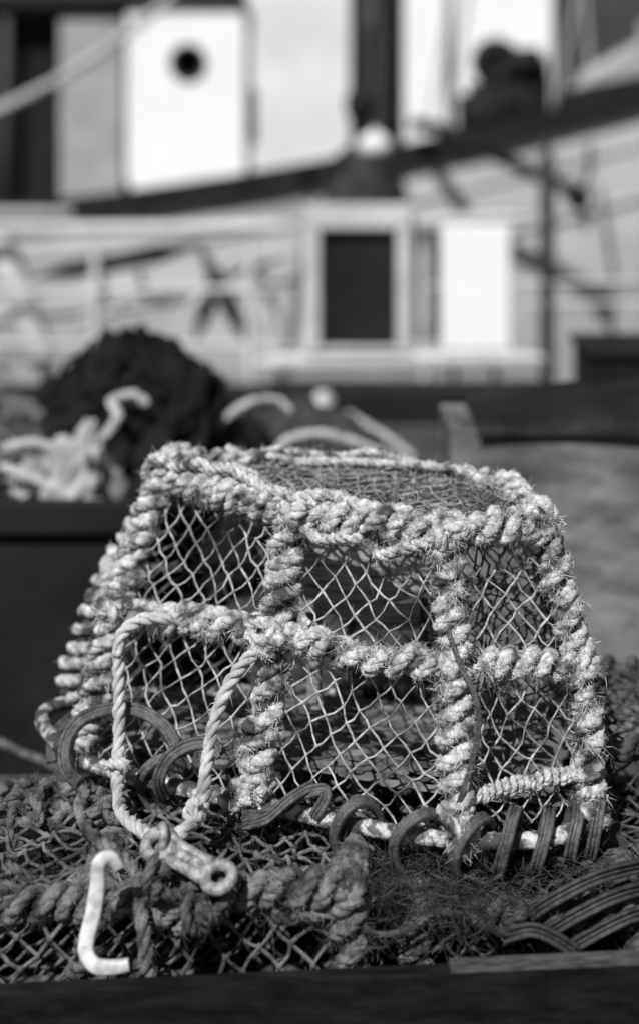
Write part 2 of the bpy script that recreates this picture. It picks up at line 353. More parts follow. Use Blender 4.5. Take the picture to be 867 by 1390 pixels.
for i in range(nx):
    for j in range(ny):
        V=[];F=[];K=16
        for k in range(K):
            a=2*np.pi*(k+.5)/K; cx,cy=np.cos(a),np.sin(a); m=max(abs(cx),abs(cy))
            V.append(bil((i+.5+.5*cx/m)/nx,(j+.5+.5*cy/m)/ny)+V3(0,0,.004*math.sin(i*1.3+j)))
            V.append(bil((i+.5+.27*cx)/nx,(j+.5+.27*cy)/ny)+V3(0,0,.003))
            V.append(bil((i+.5+.27*cx)/nx,(j+.5+.27*cy)/ny)+V3(0,0,-.004))
        for k in range(K):
            k2=(k+1)%K; F.append((k*3,k2*3,k2*3+1,k*3+1)); F.append((k*3+1,k2*3+1,k2*3+2,k*3+2))
        fm.add(V,F)
fm.obj('floor_mat',M['mat'],pot,smooth=False)
pk=Acc()
for k in range(4):
    z=.82+k*.043; n=14
    V=[];F=[]
    for i in range(n+1):
        x=-.05+.27*i/n; y=2.33-.04*math.sin(math.pi*i/n)-.03*(i/n); dz=.010*math.sin(i*.5+k)
        V+=[(x,y,z+dz),(x,y+.001,z+.038+dz),(x,y+.012,z+.038+dz),(x,y+.012,z+dz)]
    for i in range(n):
        for q_ in range(4): F.append((i*4+q_,i*4+(q_+1)%4,i*4+4+(q_+1)%4,i*4+4+q_))
    pk.add(V,F)
for x in (-.02,.18): pk.box(x,x+.025,2.345,2.38,.66,.98)
pk.obj('inner_planks',M['plank'],pot,smooth=False)
bk=Acc(); bkf=Acc()
P1=[V3(-.285,2.215,.835),V3(-.298,2.205,.822),V3(-.298,2.19,.77),V3(-.294,2.17,.70),V3(-.29,2.12,.655),V3(-.272,2.03,.645),V3(-.24,1.97,.652),V3(-.218,1.94,.655)]
rope(bk,P1,.0095,bkf,900,smooth=10,jit=.03,lay=6.5)
P1b=[V3(-.20,2.23,.84),V3(-.235,2.215,.85),V3(-.27,2.21,.848),V3(-.295,2.20,.83),V3(-.30,2.19,.80)]
rope(bk,P1b,.0095,bkf,900,smooth=10,jit=.03)
P2=[V3(-.06,2.11,.855),V3(-.095,2.10,.838),V3(-.125,2.10,.80),V3(-.148,2.085,.75),V3(-.157,2.05,.70),V3(-.160,2.0,.665),V3(-.175,1.955,.66),V3(-.195,1.935,.655)]
rope(bk,P2,.0095,bkf,900,smooth=10,jit=.03,lay=6.5)
knot(V3(-.292,2.13,.668),3,.013,.0065,bk,bkf,900,.004)
knot(V3(-.163,1.985,.668),3,.013,.0065,bk,bkf,900,.004)
bk.obj('becket_rope',M['rope_clean'],pot); bkf.obj('becket_fray',M['rope_clean'],pot,smooth=False)

# swivel link (forged double-eye)
lk=empty('swivel_link')
a=Acc()
def ringt(acc,C,u,w,R,r,e=1.,n=36):
    t=np.linspace(0,2*np.pi,n+1); P=np.array(C)+R*(np.cos(t)[:,None]*np.array(u)*e+np.sin(t)[:,None]*np.array(w))
    T=np.gradient(P,axis=0); T[0]=T[-1]=P[1]-P[-2]; T/=np.linalg.norm(T,axis=1)[:,None]
    ax=np.cross(u,w); ax=ax/np.linalg.norm(ax); N=np.tile(ax,(n+1,1)); B=np.cross(T,N)
    th=np.linspace(0,2*np.pi,12,endpoint=False); Vv=P[:,None]+r*(np.cos(th)[None,:,None]*N[:,None]+np.sin(th)[None,:,None]*B[:,None])
    i=np.arange(n)[:,None]*12; j=np.arange(12)[None]; j2=(j+1)%12
    acc.add(Vv,np.stack([i+j,i+j2,i+12+j2,i+12+j],-1))
e0=V3(-.208,1.925,.652); e1=V3(-.128,1.875,.636)
ax=(e1-e0)/np.linalg.norm(e1-e0); sd=np.cross(ax,V3(.25,-.6,.75)); sd/=np.linalg.norm(sd)
ringt(a,e0,ax,sd,.0185,.0085)
ringt(a,e1,ax,sd,.0175,.0080)
for sgn in (-1,1):
    tube(a,[e0+ax*.016+sd*.012*sgn,e0*.5+e1*.5+sd*.010*sgn,e1-ax*.014+sd*.012*sgn],.0085,12,.004,.03,smooth=6)
tube(a,[e0+ax*.026,e1-ax*.024],.0105,12,.004,.03)
ringt(a,e0+V3(.0,.004,.004),(0.2,.1,1),(.3,-1,.1),.017,.006)
a.obj('double_eye',M['galv'],lk)

# white plastic hook
hk=empty('plastic_hook'); a=Acc()
HP=[V3(-.252,1.86,.655),V3(-.262,1.855,.671),V3(-.276,1.85,.667),V3(-.278,1.85,.640),V3(-.282,1.845,.610),V3(-.289,1.84,.580),V3(-.290,1.835,.563),V3(-.278,1.83,.549),V3(-.258,1.83,.547),V3(-.236,1.83,.550)]
Q=catmull(HP,False,8); Q,s=resample(Q,.003); T,N,B=frames(Q)
nn=np.tile(V3(0,-1,.1),(len(Q),1)); S=np.cross(T,nn)
prof=np.array([(-.5,-.3),(-.5,.3),(-.35,.5),(.35,.5),(.5,.3),(.5,-.3),(.35,-.5),(-.35,-.5)])
wd=.014+.006*np.sin(np.linspace(0,3.1,len(Q)))
Vv=Q[:,None]+prof[None,:,0,None]*wd[:,None,None]*S[:,None]+prof[None,:,1,None]*.011*nn[:,None]
i=np.arange(len(Q)-1)[:,None]*8; j=np.arange(8)[None]; j2=(j+1)%8
a.add(Vv,np.stack([i+j,i+j2,i+8+j2,i+8+j],-1)); a.add([Vv[0,0],Vv[0,2],Vv[0,4],Vv[0,6],Vv[-1,0],Vv[-1,2],Vv[-1,4],Vv[-1,6]],[(0,1,2,3),(7,6,5,4)])
a.obj('hook_body',M['white_plastic'],hk)

# ------------------------------------------------------------ lower pots
def lower_pot(name,topr,baser,ropem,den,cell,r,hR=.015,R=.0095,pitch=.034,tcell=None,twm=None,starts=1):
    e=empty(name); rp=Acc();fz=Acc();co=Acc();tw=Acc();tf=Acc()
    n=len(topr)
    for i in range(n):
        j=(i+1)%n
        wrap(rp,fz,co,[topr[i],topr[i]*.5+topr[j]*.5-V3(0,0,.008),topr[j]],hR,R,pitch,-1,den,hl=(.003,.010),smooth=6,starts=starts)
        wrap(rp,fz,co,[topr[i],baser[i]],hR,R,pitch,1,den,hl=(.003,.010),starts=starts)
        net(tw,topr[i],topr[j],baser[j],baser[i],cell,r,0,noise=.005,fz=tf)
        tube(co,[baser[i],baser[j]],.012,8,.02)
    m1,m2=topr[0]*.48+topr[1]*.52,baser[0]*.48+baser[1]*.52
    wrap(rp,fz,co,[m1,m2],hR,R,pitch,1,den,hl=(.003,.010),starts=starts)
    wrap(rp,fz,co,[m1,topr[3]*.48+topr[2]*.52],hR,R,pitch,1,den,hl=(.003,.010),starts=starts)
    wrap(rp,fz,co,[topr[0]*.6+baser[0]*.4,m1*.6+m2*.4,topr[1]*.6+baser[1]*.4],hR,R,pitch,-1,den,hl=(.003,.010),starts=starts,smooth=6)
    net(tw,topr[3],topr[2],topr[1],topr[0],tcell or cell,r,-.01,noise=.006,fz=tf,aspect=1.0)
    rp.obj('rope_lashing',ropem,e);fz.obj('rope_fray',ropem,e,smooth=False);co.obj('frame',M['rope_dark'],e)
    tw.obj('netting',twm or M['twine_dark'],e); tf.obj('netting_fray',M['twine_dark'],e,smooth=False)
    return e
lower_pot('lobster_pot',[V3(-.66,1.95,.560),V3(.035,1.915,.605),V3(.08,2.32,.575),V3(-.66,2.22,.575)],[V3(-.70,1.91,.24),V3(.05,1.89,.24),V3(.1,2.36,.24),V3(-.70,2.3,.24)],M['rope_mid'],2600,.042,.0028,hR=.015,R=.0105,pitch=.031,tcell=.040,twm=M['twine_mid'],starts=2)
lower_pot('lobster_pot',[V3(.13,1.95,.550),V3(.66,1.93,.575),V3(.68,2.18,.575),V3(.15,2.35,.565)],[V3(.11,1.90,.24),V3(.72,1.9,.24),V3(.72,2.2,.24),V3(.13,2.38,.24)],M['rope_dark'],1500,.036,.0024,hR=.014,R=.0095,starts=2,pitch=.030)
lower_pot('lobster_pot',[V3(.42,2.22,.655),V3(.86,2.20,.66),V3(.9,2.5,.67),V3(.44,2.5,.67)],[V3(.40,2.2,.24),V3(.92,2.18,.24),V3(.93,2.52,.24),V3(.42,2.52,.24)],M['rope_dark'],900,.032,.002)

tg=empty('tangled_rope'); a=Acc();f=Acc(); d_=Acc(); df=Acc()
def wander(x0,y0,z0,ang,n,step,zr):
    p=V3(x0,y0,z0); out=[p.copy()]
    for k in range(n):
        ang+=rng.normal(0,.75); p=p+V3(math.cos(ang)*step,math.sin(ang)*step*.7,0); p[2]=np.clip(z0+rng.normal(0,zr),.53,.595)
        p[1]=np.clip(p[1],1.90,2.4); out.append(p.copy())
    return out
for k in range(6):
    P=wander(rng.uniform(-.42,.1),rng.uniform(1.92,2.05),.575,rng.uniform(0,6),5,.04,.012)
    rope(a,P,rng.uniform(.004,.0075),f,2000,smooth=8,hl=(.003,.010))
for k in range(24):
    P=wander(rng.uniform(-.45,.5),rng.uniform(1.93,2.15),.57,rng.uniform(0,6),7,.04,.015)
    rope(d_,P,rng.uniform(.003,.0075),df,1500,smooth=8,hl=(.003,.010))
for px,py,y in ((60,1110,2.14),(110,1085,2.16),(150,1100,2.1),(205,1225,1.93),(470,1185,1.95)):
    knot(X(px,py,y),3,.019,.008,a,f,2200)
for c in ((-.20,1.91,.615),(-.14,1.89,.605)):
    knot(V3(*c),4,.024,.0075,d_,df,1800)
rope(a,[V3(-.345,2.12,.62),V3(-.32,2.05,.61),V3(-.25,1.97,.60),V3(-.235,1.92,.59),V3(-.225,1.88,.57),V3(-.22,1.875,.52),V3(-.225,1.88,.45)],.010,f,2400,smooth=8)
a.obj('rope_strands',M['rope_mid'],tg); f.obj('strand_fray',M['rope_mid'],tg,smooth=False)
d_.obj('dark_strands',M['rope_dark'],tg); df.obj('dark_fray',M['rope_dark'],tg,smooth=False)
a=Acc()
for k in range(54):
    cx=rng.choice([rng.uniform(-.5,.6),rng.uniform(.05,.4),rng.uniform(.05,.3)]); cy=rng.uniform(1.9,2.1); cz=rng.uniform(.54,.60)
    n=110; root=np.array([cx,cy,cz])+rng.normal(0,1,(n,3))*V3(.022,.02,.008)
    d=rng.normal(size=(n,3))*V3(1,.8,.5); hairs(a,root,d,rng.uniform(.01,.05,n),.0007)
for k in range(60):
    i=int(rng.integers(0,3)); u=rng.random()
    pA=(top[i]*(1-u)+top[i+1]*u); pM=(mid[i]*(1-u)+mid[i+1]*u); pB=(base[i]*(1-u)+base[i+1]*u)
    c=rng.choice([0,1,2],p=[.45,.3,.25]); c=[pA,pM,pB][c]+V3(0,-.005,-.01)
    n=60; hairs(a,c+rng.normal(0,.012,(n,3)),rng.normal(size=(n,3))-V3(0,0,.8),rng.uniform(.006,.026,n),.0006)
for k in range(14):
    u,v=rng.random(2); c=(top[0]*(1-u)+top[3]*u)*(1-v)+(top[6]*(1-u)+top[4]*u)*v
    n=60; hairs(a,c+rng.normal(0,.012,(n,3)),rng.normal(size=(n,3)),rng.uniform(.005,.02,n),.0006)
a.obj('seaweed',M['weed'],None,smooth=False)
sr=empty('rubber_strap'); a=Acc()
for k in range(3):
    o=V3(.020*k,-.006*k+.01,-.022*k)
    P=catmull([V3(.26,1.93,.525)+o,V3(.275,1.915,.560)+o,V3(.315,1.905,.592)+o,V3(.37,1.915,.612)+o,V3(.44,1.95,.610)+o,V3(.50,2.0,.59)+o],False,10)
    nn=np.tile(V3(-.3,-.95,.15),(len(P),1)); strip(a,P,nn,.017,.007)
P=catmull([V3(.235,1.90,.545),V3(.27,1.89,.56),V3(.30,1.89,.55),V3(.33,1.89,.53)],False,10); strip(a,P,np.tile(V3(-.2,-.9,.2),(len(P),1)),.018,.006)
a.obj('straps',M['rubber_dk'],sr)

# ------------------------------------------------------------ trailer bed
tr=empty('trailer_bed'); a=Acc()
def slopebox(acc,x0,x1,y0,y1,zb_,z0,z1,zb2=None):
    zb2=zb_ if zb2 is None else zb2
    v=[(x0,y0,zb_),(x0,y0,z0),(x0,y1,z0),(x0,y1,zb_),(x1,y0,zb2),(x1,y0,z1),(x1,y1,z1),(x1,y1,zb2)]
    acc.add(v,[(0,4,5,1),(1,5,6,2),(2,6,7,3),(3,7,4,0),(0,1,2,3),(7,6,5,4)])
slopebox(a,-.98,1.05,1.80,1.825,.12,.505,.596)  # front board added to fill the lower edge of the view with black
a.box(-.98,1.05,2.545,2.57,.12,.44); a.box(-1.005,-.981,1.80,2.57,.12,.50); a.box(1.051,1.075,1.80,2.57,.12,.52); a.box(-.979,1.049,1.826,2.544,.15,.18)
a.obj('side_boards',M['black_board'],tr,smooth=False,bevel=.003)
a=Acc(); a.box(-.98,1.05,2.54,2.575,.441,.455); slopebox(a,.16,1.05,1.798,1.827,.5565,.5605,.6003,.5963)
a.obj('edge_trim',M['edge'],tr,smooth=False,bevel=.001)
a=Acc()
for x in (-.8,.8):
    ringt(a,(x,2.2,.17),(0,1,0),(0,0,1),.115,.055)
a.box(-.8,.8,2.18,2.22,.155,.185-.006); a.obj('wheels',M['dark'],tr)

# ------------------------------------------------------------ ground, water
a=Acc(); a.box(-80,80,-60,8.0,-4,0); a.obj('quay_ground',M['concrete'],None,smooth=False)
a=Acc(); a.add([(-800,-800,-1.5),(800,-800,-1.5),(800,1500,-1.5),(-800,1500,-1.5)],[(0,1,2,3)]); a.obj('harbour_water',M['water'],None,smooth=False)
a=Acc(); a.box(-30,-.28,7.72,8.0,.004,.17); a.box(-.28,1.25,7.70,8.0,.004,.19); a.box(1.26,30,7.72,8.0,.004,.15); a.obj('quay_kerb',M['dark'],None,smooth=False,bevel=.02)

# ------------------------------------------------------------ bins, tub and net piles
bn=empty('fish_bin'); a=Acc()
a.box(-1.6,-.44,3.5,3.54,0,.69); a.box(-1.6,-.44,4.76,4.80,0,.69); a.box(-1.6,-1.56,3.541,4.759,0,.69); a.box(-.48,-.44,3.541,4.759,0,.69); a.box(-1.559,-.481,3.541,4.759,.05,.64)
a.box(-1.62,-.42,3.47,3.499,.62,.70)
a.obj('bin_walls',M['bin'],bn,smooth=False,bevel=.008)
a=Acc(); rope(a,[V3(-.9,2.95,.37),V3(-.70,2.95,.37),V3(-.60,2.93,.345),V3(-.5,2.9,.31),V3(-.42,2.9,.2),V3(-.4,2.95,.05),V3(-.1,3.0,.02)],.008,None,smooth=8); a.obj('mooring_hose',M['rope_mid'],None)
def mound(name,c,rad,material,n=46,seed=0,parent=None,rough=.14,cords=None,cordm=None):
    r=np.random.default_rng(seed); th=np.linspace(0,2*np.pi,n*2,endpoint=False); ph=np.linspace(-.5,np.pi/2,n)
    T,Pp=np.meshgrid(th,ph,indexing='ij'); k=1
    for q in range(14):
        d=r.normal(size=3); w=r.uniform(2,11); k=k+rough*r.uniform(.2,.6)/math.sqrt(w)*np.sin(w*(np.cos(Pp)*np.cos(T)*d[0]+np.cos(Pp)*np.sin(T)*d[1]+np.sin(Pp)*d[2])+r.uniform(0,6))
    k=k+r.uniform(-.03,.03,k.shape)
    V=np.stack([c[0]+rad[0]*k*np.cos(Pp)*np.cos(T),c[1]+rad[1]*k*np.cos(Pp)*np.sin(T),c[2]+rad[2]*k*np.sin(Pp)],-1)
    nu,nv=V.shape[:2]; i=np.arange(nu)[:,None]*nv; i2=((np.arange(nu)+1)%nu)[:,None]*nv; j=np.arange(nv-1)[None]
    a=Acc(); a.add(V,np.stack([i+j,i2+j,i2+j+1,i+j+1],-1)); e=empty(name); a.obj('heap',material,e)
    b=Acc()
    for q in range(cords or 0):
        t0=r.uniform(0,6); pts=[]
        for s in range(7):
            t0+=r.uniform(.15,.5); p0=r.uniform(.1,1.3)
            pts.append((c[0]+rad[0]*1.06*math.cos(p0)*math.cos(t0),c[1]+rad[1]*1.06*math.cos(p0)*math.sin(t0),c[2]+rad[2]*1.06*math.sin(p0)))
        tube(b,pts,.007,6,.02,smooth=6)
    if cords: b.obj('cords',cordm,e)
    return e
mound('fishing_net',(-.53,4.22,.66),(.27,.3,.31),M['net_black'],seed=3,rough=.22,cords=14,cordm=M['net_black'])
mound('fishing_net',(-.30,4.35,.40),(.22,.3,.34),M['net_black'],seed=13,rough=.2,cords=8,cordm=M['net_black'])
mound('fishing_net',(-.10,4.6,.30),(.36,.4,.38),M['net_grey'],seed=5,rough=.2,cords=14,cordm=M['net_grey'])
mound('fishing_net',(.12,4.3,.2),(.42,.35,.34),M['net_grey'],seed=8,rough=.2,cords=16,cordm=M['net_grey'])
mound('fishing_net',(-1.05,4.2,.64),(.45,.4,.15),M['net_grey'],seed=9,rough=.3,cords=16,cordm=M['rope_mid'])
cr=empty('coiled_rope'); a=Acc()
for P in ([X(285,610,4.2),X(300,575,4.15),X(335,548,4.15),X(375,543,4.2),X(395,560,4.2)],
          [X(375,625,4.0),X(385,600,4.0),X(430,588,4.0),X(480,600,4.0),X(530,620,4.0),X(570,640,4.0)],
          [X(0,632,3.7),X(60,655,3.65),X(120,680,3.6),X(180,690,3.5)],
          [X(100,668,3.8),X(130,610,3.8),X(160,565,3.85),X(150,545,3.9),X(180,535,3.9),X(200,550,3.9)],
          [X(470,560,4.8),X(520,590,4.7),X(560,620,4.6)],
          [X(0,610,3.8),X(50,600,3.8),X(90,620,3.8),X(140,610,3.8)]):
    rope(a,P,.012,None,smooth=10)
a.obj('rope_turns',M['rope_clean'],cr)
mound('canvas_bag',(-.60,3.72,.66),(.065,.09,.12),M['canvas'],seed=21,rough=.6)
mound('canvas_bag',(-.72,3.8,.66),(.06,.08,.06),M['canvas'],seed=22,rough=.5)
tb=empty('plywood_tub'); a=Acc()
a.box(.285,2.2,3.20,3.23,0,.925); a.box(.285,2.2,3.47,3.50,0,.925); a.box(.285,.315,3.231,3.469,0,.925); a.box(2.17,2.2,3.231,3.469,0,.925); a.box(.316,2.169,3.231,3.469,.80,.905)
a.obj('tub_walls',M['tub'],tb,smooth=False,bevel=.004)
a=Acc(); n=50; Vv=[];F=[]
for i in range(n+1):
    x=.34+1.9*i/n
    for k,(y,z) in enumerate(((3.18,.912),(3.182,.935),(3.24,.975),(3.36,.995),(3.46,.99),(3.53,.95),(3.54,.88))):
        env=min(1,i/7); zz=z-(1-env)*.05*(k in(2,3,4)); zz+=.010*math.sin(i*.9+k)*(0 if k<1 else 1)+.008*math.sin(i*.37+k*2)
        Vv.append((x,y,zz))
for i in range(n):
    for k in range(6): F.append((i*7+k,i*7+7+k,i*7+8+k,i*7+k+1))
a.add(Vv,F); a.obj('tarp_cover',M['tarp'],tb)
cb=empty('fish_crate'); a=Acc(); a.box(.93,1.9,5.0,5.4,0,.79); a.box(.91,1.92,4.98,5.42,.791,.815); a.obj('crate_body',M['dark'],cb,smooth=False,bevel=.01)
bo=empty('mooring_post'); a=Acc(); tube(a,[V3(.017,7.5,0),V3(.017,7.5,.10),V3(.017,7.5,.19),V3(.017,7.5,.215)],.035,14,.01); tube(a,[V3(-.04,7.5,.17),V3(.075,7.5,.17)],.016,10,.02); a.obj('post',M['white_old'],bo)

# ------------------------------------------------------------ quay railing with boards
yR=8.12
ra=empty('quay_railing'); a=Acc()
def rod(acc,p,q,r): tube(acc,[np.array(p,float),np.array(q,float)],r,10,.2)
def Z(py,y=yR): return 1.6-(py-162)/2000*y
def XX(px,y=yR): return (px-433)/2000*y
rod(a,(-6,yR,Z(316)),(XX(412),yR,Z(308)),.036); rod(a,(XX(556),yR,Z(300)),(XX(745),yR,Z(293)),.03)
rod(a,(-6,yR,Z(400)),(XX(412),yR,Z(392)),.018); rod(a,(-6,yR,Z(462)),(XX(412),yR,Z(470)),.018)
rod(a,(XX(330),yR,Z(492)),(XX(760),yR,Z(487)),.045)
for px,t in ((-120,300),(130,316),(340,308),(575,300)): rod(a,(XX(px),yR,-.9),(XX(px),yR,Z(t)),.028)
rod(a,(XX(556),yR,Z(388)),(6,yR,Z(360)),.012); rod(a,(XX(690),yR,Z(413)),(6,yR,Z(395)),.012)
a.obj('rails',M['rail_paint'],ra)
a=Acc(); rod(a,(XX(742),yR+.02,-.9),(XX(742),yR+.02,Z(175)),.045); rod(a,(6,yR,-.9),(6,yR,1.),.03)
a.obj('dark_posts',M['darkgrey'],ra)
gw=empty('gangway'); a=Acc()
yg=8.3
for (p,q,r) in (((-10,300),(75,530),.085),((-60,380),(20,560),.06)): rod(a,(XX(p[0],yg),yg,Z(p[1],yg)),(XX(q[0],yg),yg,Z(q[1],yg)),r)
a.box(-4,XX(95,yg),yg+.05,yg+.1,Z(300,yg),Z(283,yg))
for (p,q,r) in (((120,330),(150,450),.035),((180,345),(205,450),.03),((85,440),(240,400),.03),((330,330),(400,480),.025),((230,455),(330,330),.03)): rod(a,(XX(p[0],yg),yg+.1,Z(p[1],yg)),(XX(q[0],yg),yg+.1,Z(q[1],yg)),r)
a.obj('light_struts',M['rail_paint'],gw)
a=Acc()
for (p,q,r) in (((40,378),(275,332),.055),((268,325),(345,480),.05),((300,372),(262,470),.05),((275,385),(400,345),.025)): rod(a,(XX(p[0],yg),yg-.05,Z(p[1],yg)),(XX(q[0],yg),yg-.05,Z(q[1],yg)),r)
a.obj('dark_struts',M['darkgrey'],gw)
nb=empty('notice_board'); a=Acc()
x0,x1=XX(412),XX(556); z0,z1=Z(476),Z(278)
a.box(x0,x1,yR-.06,yR+.10,z1-.13,z1); a.box(x0,x0+.085,yR-.055,yR+.06,z0,z1-.131); a.box(x1-.075,x1,yR-.055,yR+.06,z0,z1-.131); a.box(x0+.086,x1-.076,yR-.055,yR+.06,z0,z0+.025)
a.obj('frame',M['rail_paint'],nb,smooth=False,bevel=.008)
a=Acc(); a.box(x0+.086,x1-.076,yR+.0,yR+.03,z0+.026,z1-.132); a.box(XX(560),XX(596),yR+.05,yR+.12,Z(465),Z(312)); a.obj('black_panel',M['dark'],nb,smooth=False)
lr=empty('life_raft_panel'); a=Acc(); a.box(XX(597),XX(691),yR-.03,yR+.03,Z(476),Z(305)); a.obj('white_panel',M['white_paint'],lr,smooth=False,bevel=.012)
a=Acc(); a.box(XX(612),XX(620),yR+.031,yR+.06,-.9,Z(310)); a.box(XX(668),XX(676),yR+.031,yR+.06,-.9,Z(310)); a.obj('legs',M['darkgrey'],lr,smooth=False)

# ------------------------------------------------------------ fishing boat
fb=empty('fishing_boat')
def sheer(x):
    if x>3: return 1.2+.185*3+.017*9+(x-3)*.27
    if x<-4: return 1.2-.74+.272
    return 1.2+.185*x+.017*x*x
cy=14.0
def hb(x):
    t=(x+.5)/8.0
    return max(.02,2.0*(1-abs(t)**3.2)) if t>0 else 2.0*(1-.35*abs(t)**3)
xs=np.linspace(-8,7.45,70); fr_=[0,.12,.3,.5,.7,.85,1.0]
H=Acc()
for sg in (-1,1):
    V=[]
    for x in xs:
        zt=sheer(x)-.05; b=hb(x)
        for k,t in enumerate(fr_):
            z=zt*(1-t)+(-1.9)*t; bb=b*(1-.05*t-.5*t**4); V.append((x,cy+sg*bb,z))
    n=len(fr_); F=[]
    for i in range(len(xs)-1):
        for k in range(n-1):
            q=(i*n+k,i*n+n+k,i*n+n+k+1,i*n+k+1); F.append(q if sg<0 else q[::-1])
    H.add(V,F)
V=[];F=[]
for k,t in enumerate(fr_):
    x=-8; zt=sheer(x)-.05; b=hb(x); z=zt*(1-t)-1.9*t; bb=b*(1-.05*t-.5*t**4); V+=[(x,cy-bb,z),(x,cy+bb,z)]
for k in range(len(fr_)-1): F.append((2*k,2*k+1,2*k+3,2*k+2))
H.add(V,F); H.obj('hull',M['hull'],fb)
D=Acc(); V=[];F=[]
for x in xs: V+=[(x,cy-hb(x)+.02,sheer(x)-.25),(x,cy+hb(x)-.02,sheer(x)-.25)]
for i in range(len(xs)-1): F.append((2*i,2*i+1,2*i+3,2*i+2))
D.add(V,F); D.obj('deck',M['deck'],fb,smooth=False)
S=Acc()
for sg in (-1,1):
    V=[];F=[]
    for x in xs:
        b=hb(x); z=sheer(x); y=cy+sg*b
        V+=[(x,y-.07,z-.13),(x,y-.07,z+.07),(x,y+.07,z+.07),(x,y+.07,z-.13)]
    for i in range(len(xs)-1):
        for k in range(4): F.append((i*4+k,i*4+(k+1)%4,i*4+4+(k+1)%4,i*4+4+k))
    S.add(V,F)
S.obj('rubbing_strake',M['dark'],fb,smooth=False)
S=Acc()
for dz,r in ((-.42,.018),(-.85,.03)):
    P=[V3(x,cy-hb(x)*(1-.02*abs(dz))-.01,sheer(x)+dz) for x in xs[::3]]; tube(S,P,r,8,.2)
S.obj('strakes',M['grey_paint'],fb)
W=Acc(); yw=12.85; wx=lambda px:(px-433)/2000*yw; wz=lambda py:1.6-(py-162)/2000*yw
pc=(wx(255),wz(85)); pr=.14; X0,X1,Z0,Z1=wx(172),wx(332),.75,wz(9)
K=32; V=[]
for k in range(K):
    an=2*np.pi*(k+.5)/K; c,s_=math.cos(an),math.sin(an)
    tx=((X1-pc[0]) if c>0 else (pc[0]-X0))/max(abs(c),1e-6); tz=((Z1-pc[1]) if s_>0 else (pc[1]-Z0))/max(abs(s_),1e-6); t=min(tx,tz)
    V+=[(pc[0]+t*c,yw,pc[1]+t*s_),(pc[0]+pr*c,yw,pc[1]+pr*s_),(pc[0]+pr*c,yw+.08,pc[1]+pr*s_)]
F=[]
for k in range(K):
    k2=(k+1)%K; F+=[(k*3,k2*3,k2*3+1,k*3+1),(k*3+1,k2*3+1,k2*3+2,k*3+2)]
W.add(V,F)
W.box(X0,X1,yw+.002,yw+.02,Z0,pc[1]-pr-.03); W.box(X0,X1,yw+.002,yw+.02,pc[1]+pr+.03,Z1); W.box(X0,pc[0]-pr-.03,yw+.002,yw+.02,Z0,Z1); W.box(pc[0]+pr+.03,X1,yw+.002,yw+.02,Z0,Z1)
W.obj('wheelhouse_front',M['white_paint'],fb,smooth=False)
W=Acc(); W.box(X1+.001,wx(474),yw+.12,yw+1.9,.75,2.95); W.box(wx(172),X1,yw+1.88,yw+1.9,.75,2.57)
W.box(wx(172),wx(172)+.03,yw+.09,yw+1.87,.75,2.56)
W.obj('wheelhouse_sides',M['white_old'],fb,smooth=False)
W=Acc(); W.box(wx(80),wx(165),yw+.05,yw+.1,.75,wz(22)); W.obj('door',M['grey_paint'],fb,smooth=False)
W=Acc(); W.box(wx(-170),wx(79),yw+.25,yw+.3,.75,wz(20)); W.box(wx(165),wx(171),yw+.02,yw+.1,.75,wz(12)); W.box(wx(-170),wx(-140),yw,yw+1.9,.75,2.55)
W.box(pc[0]-.2,pc[0]+.2,yw+.3,yw+.32,pc[1]-.2,pc[1]+.2)
W.box(wx(-200),wx(332),yw-.05,yw+1.95,wz(9)+.003,wz(9)+.10)
W.obj('dark_openings',M['dark'],fb,smooth=False)
W=Acc(); ringt(W,(pc[0],yw-.005,pc[1]),(1,0,0),(0,0,1),pr+.012,.016); W.box(wx(0),wx(12),yw+.02,yw+.08,.8,2.5); W.box(wx(333),wx(345),yw+.08,yw+.119,wz(190),wz(120)); W.obj('porthole_ring',M['darkgrey'],fb)
W=Acc(); tube(W,[V3(wx(505),12.9,.8),V3(wx(512),12.9,7.)],.14,16,.3); W.box(wx(476),wx(546),13.3,13.4,.8,3.2); W.obj('mast',M['darkgrey'],fb)
W=Acc(); W.box(wx(549),wx(754),13.0,14.6,1.2,3.1); W.obj('forward_cabin',M['white_paint'],fb,smooth=False,bevel=.03)
W=Acc(); tube(W,[V3(wx(606),12.9,1.3),V3(wx(606),12.9,4.)],.03,10,.2); tube(W,[V3(wx(575),12.7,1.4),V3(wx(640),12.7,4.)],.015,8,.2); tube(W,[V3(wx(735),12.6,1.4),V3(wx(820),12.6,4.)],.02,8,.2);tube(W,[V3(wx(800),12.6,1.4),V3(wx(770),12.6,4.)],.02,8,.2); W.obj('rigging',M['grey_paint'],fb)
W=Acc(); yv=12.35; vx=lambda px:(px-433)/2000*yv; vz=lambda py:1.6-(py-162)/2000*yv
ringt(W,(vx(672),yv,vz(85)),(1,0,0),(0,0,1),.12,.09); ringt(W,(vx(715),yv+.1,vz(100)),(1,0,0),(0,0,1),.09,.09)
tube(W,[V3(vx(650),yv+.2,vz(85)),V3(vx(735),yv-.1,vz(85))],.12,14,.05,.1); W.box(vx(640),vx(745),yv-.05,yv+.4,1.3,vz(112)); W.box(vx(620),vx(700),yv-.15,yv+.1,1.45,vz(128)); rod(W,(vx(660),yv,1.4),(vx(655),yv,vz(55)),.05); rod(W,(vx(730),yv,1.4),(vx(742),yv,vz(70)),.05)
W.obj('deck_winch',M['dark'],fb)
W=Acc(); V=[(vx(785),12.3,vz(118)),(vx(900),12.3,vz(95)),(vx(900),12.3,vz(40)),(vx(785),12.9,vz(118)),(vx(900),12.9,vz(95)),(vx(900),12.9,vz(40)),(vx(800),12.35,vz(95)),(vx(800),12.85,vz(95))]
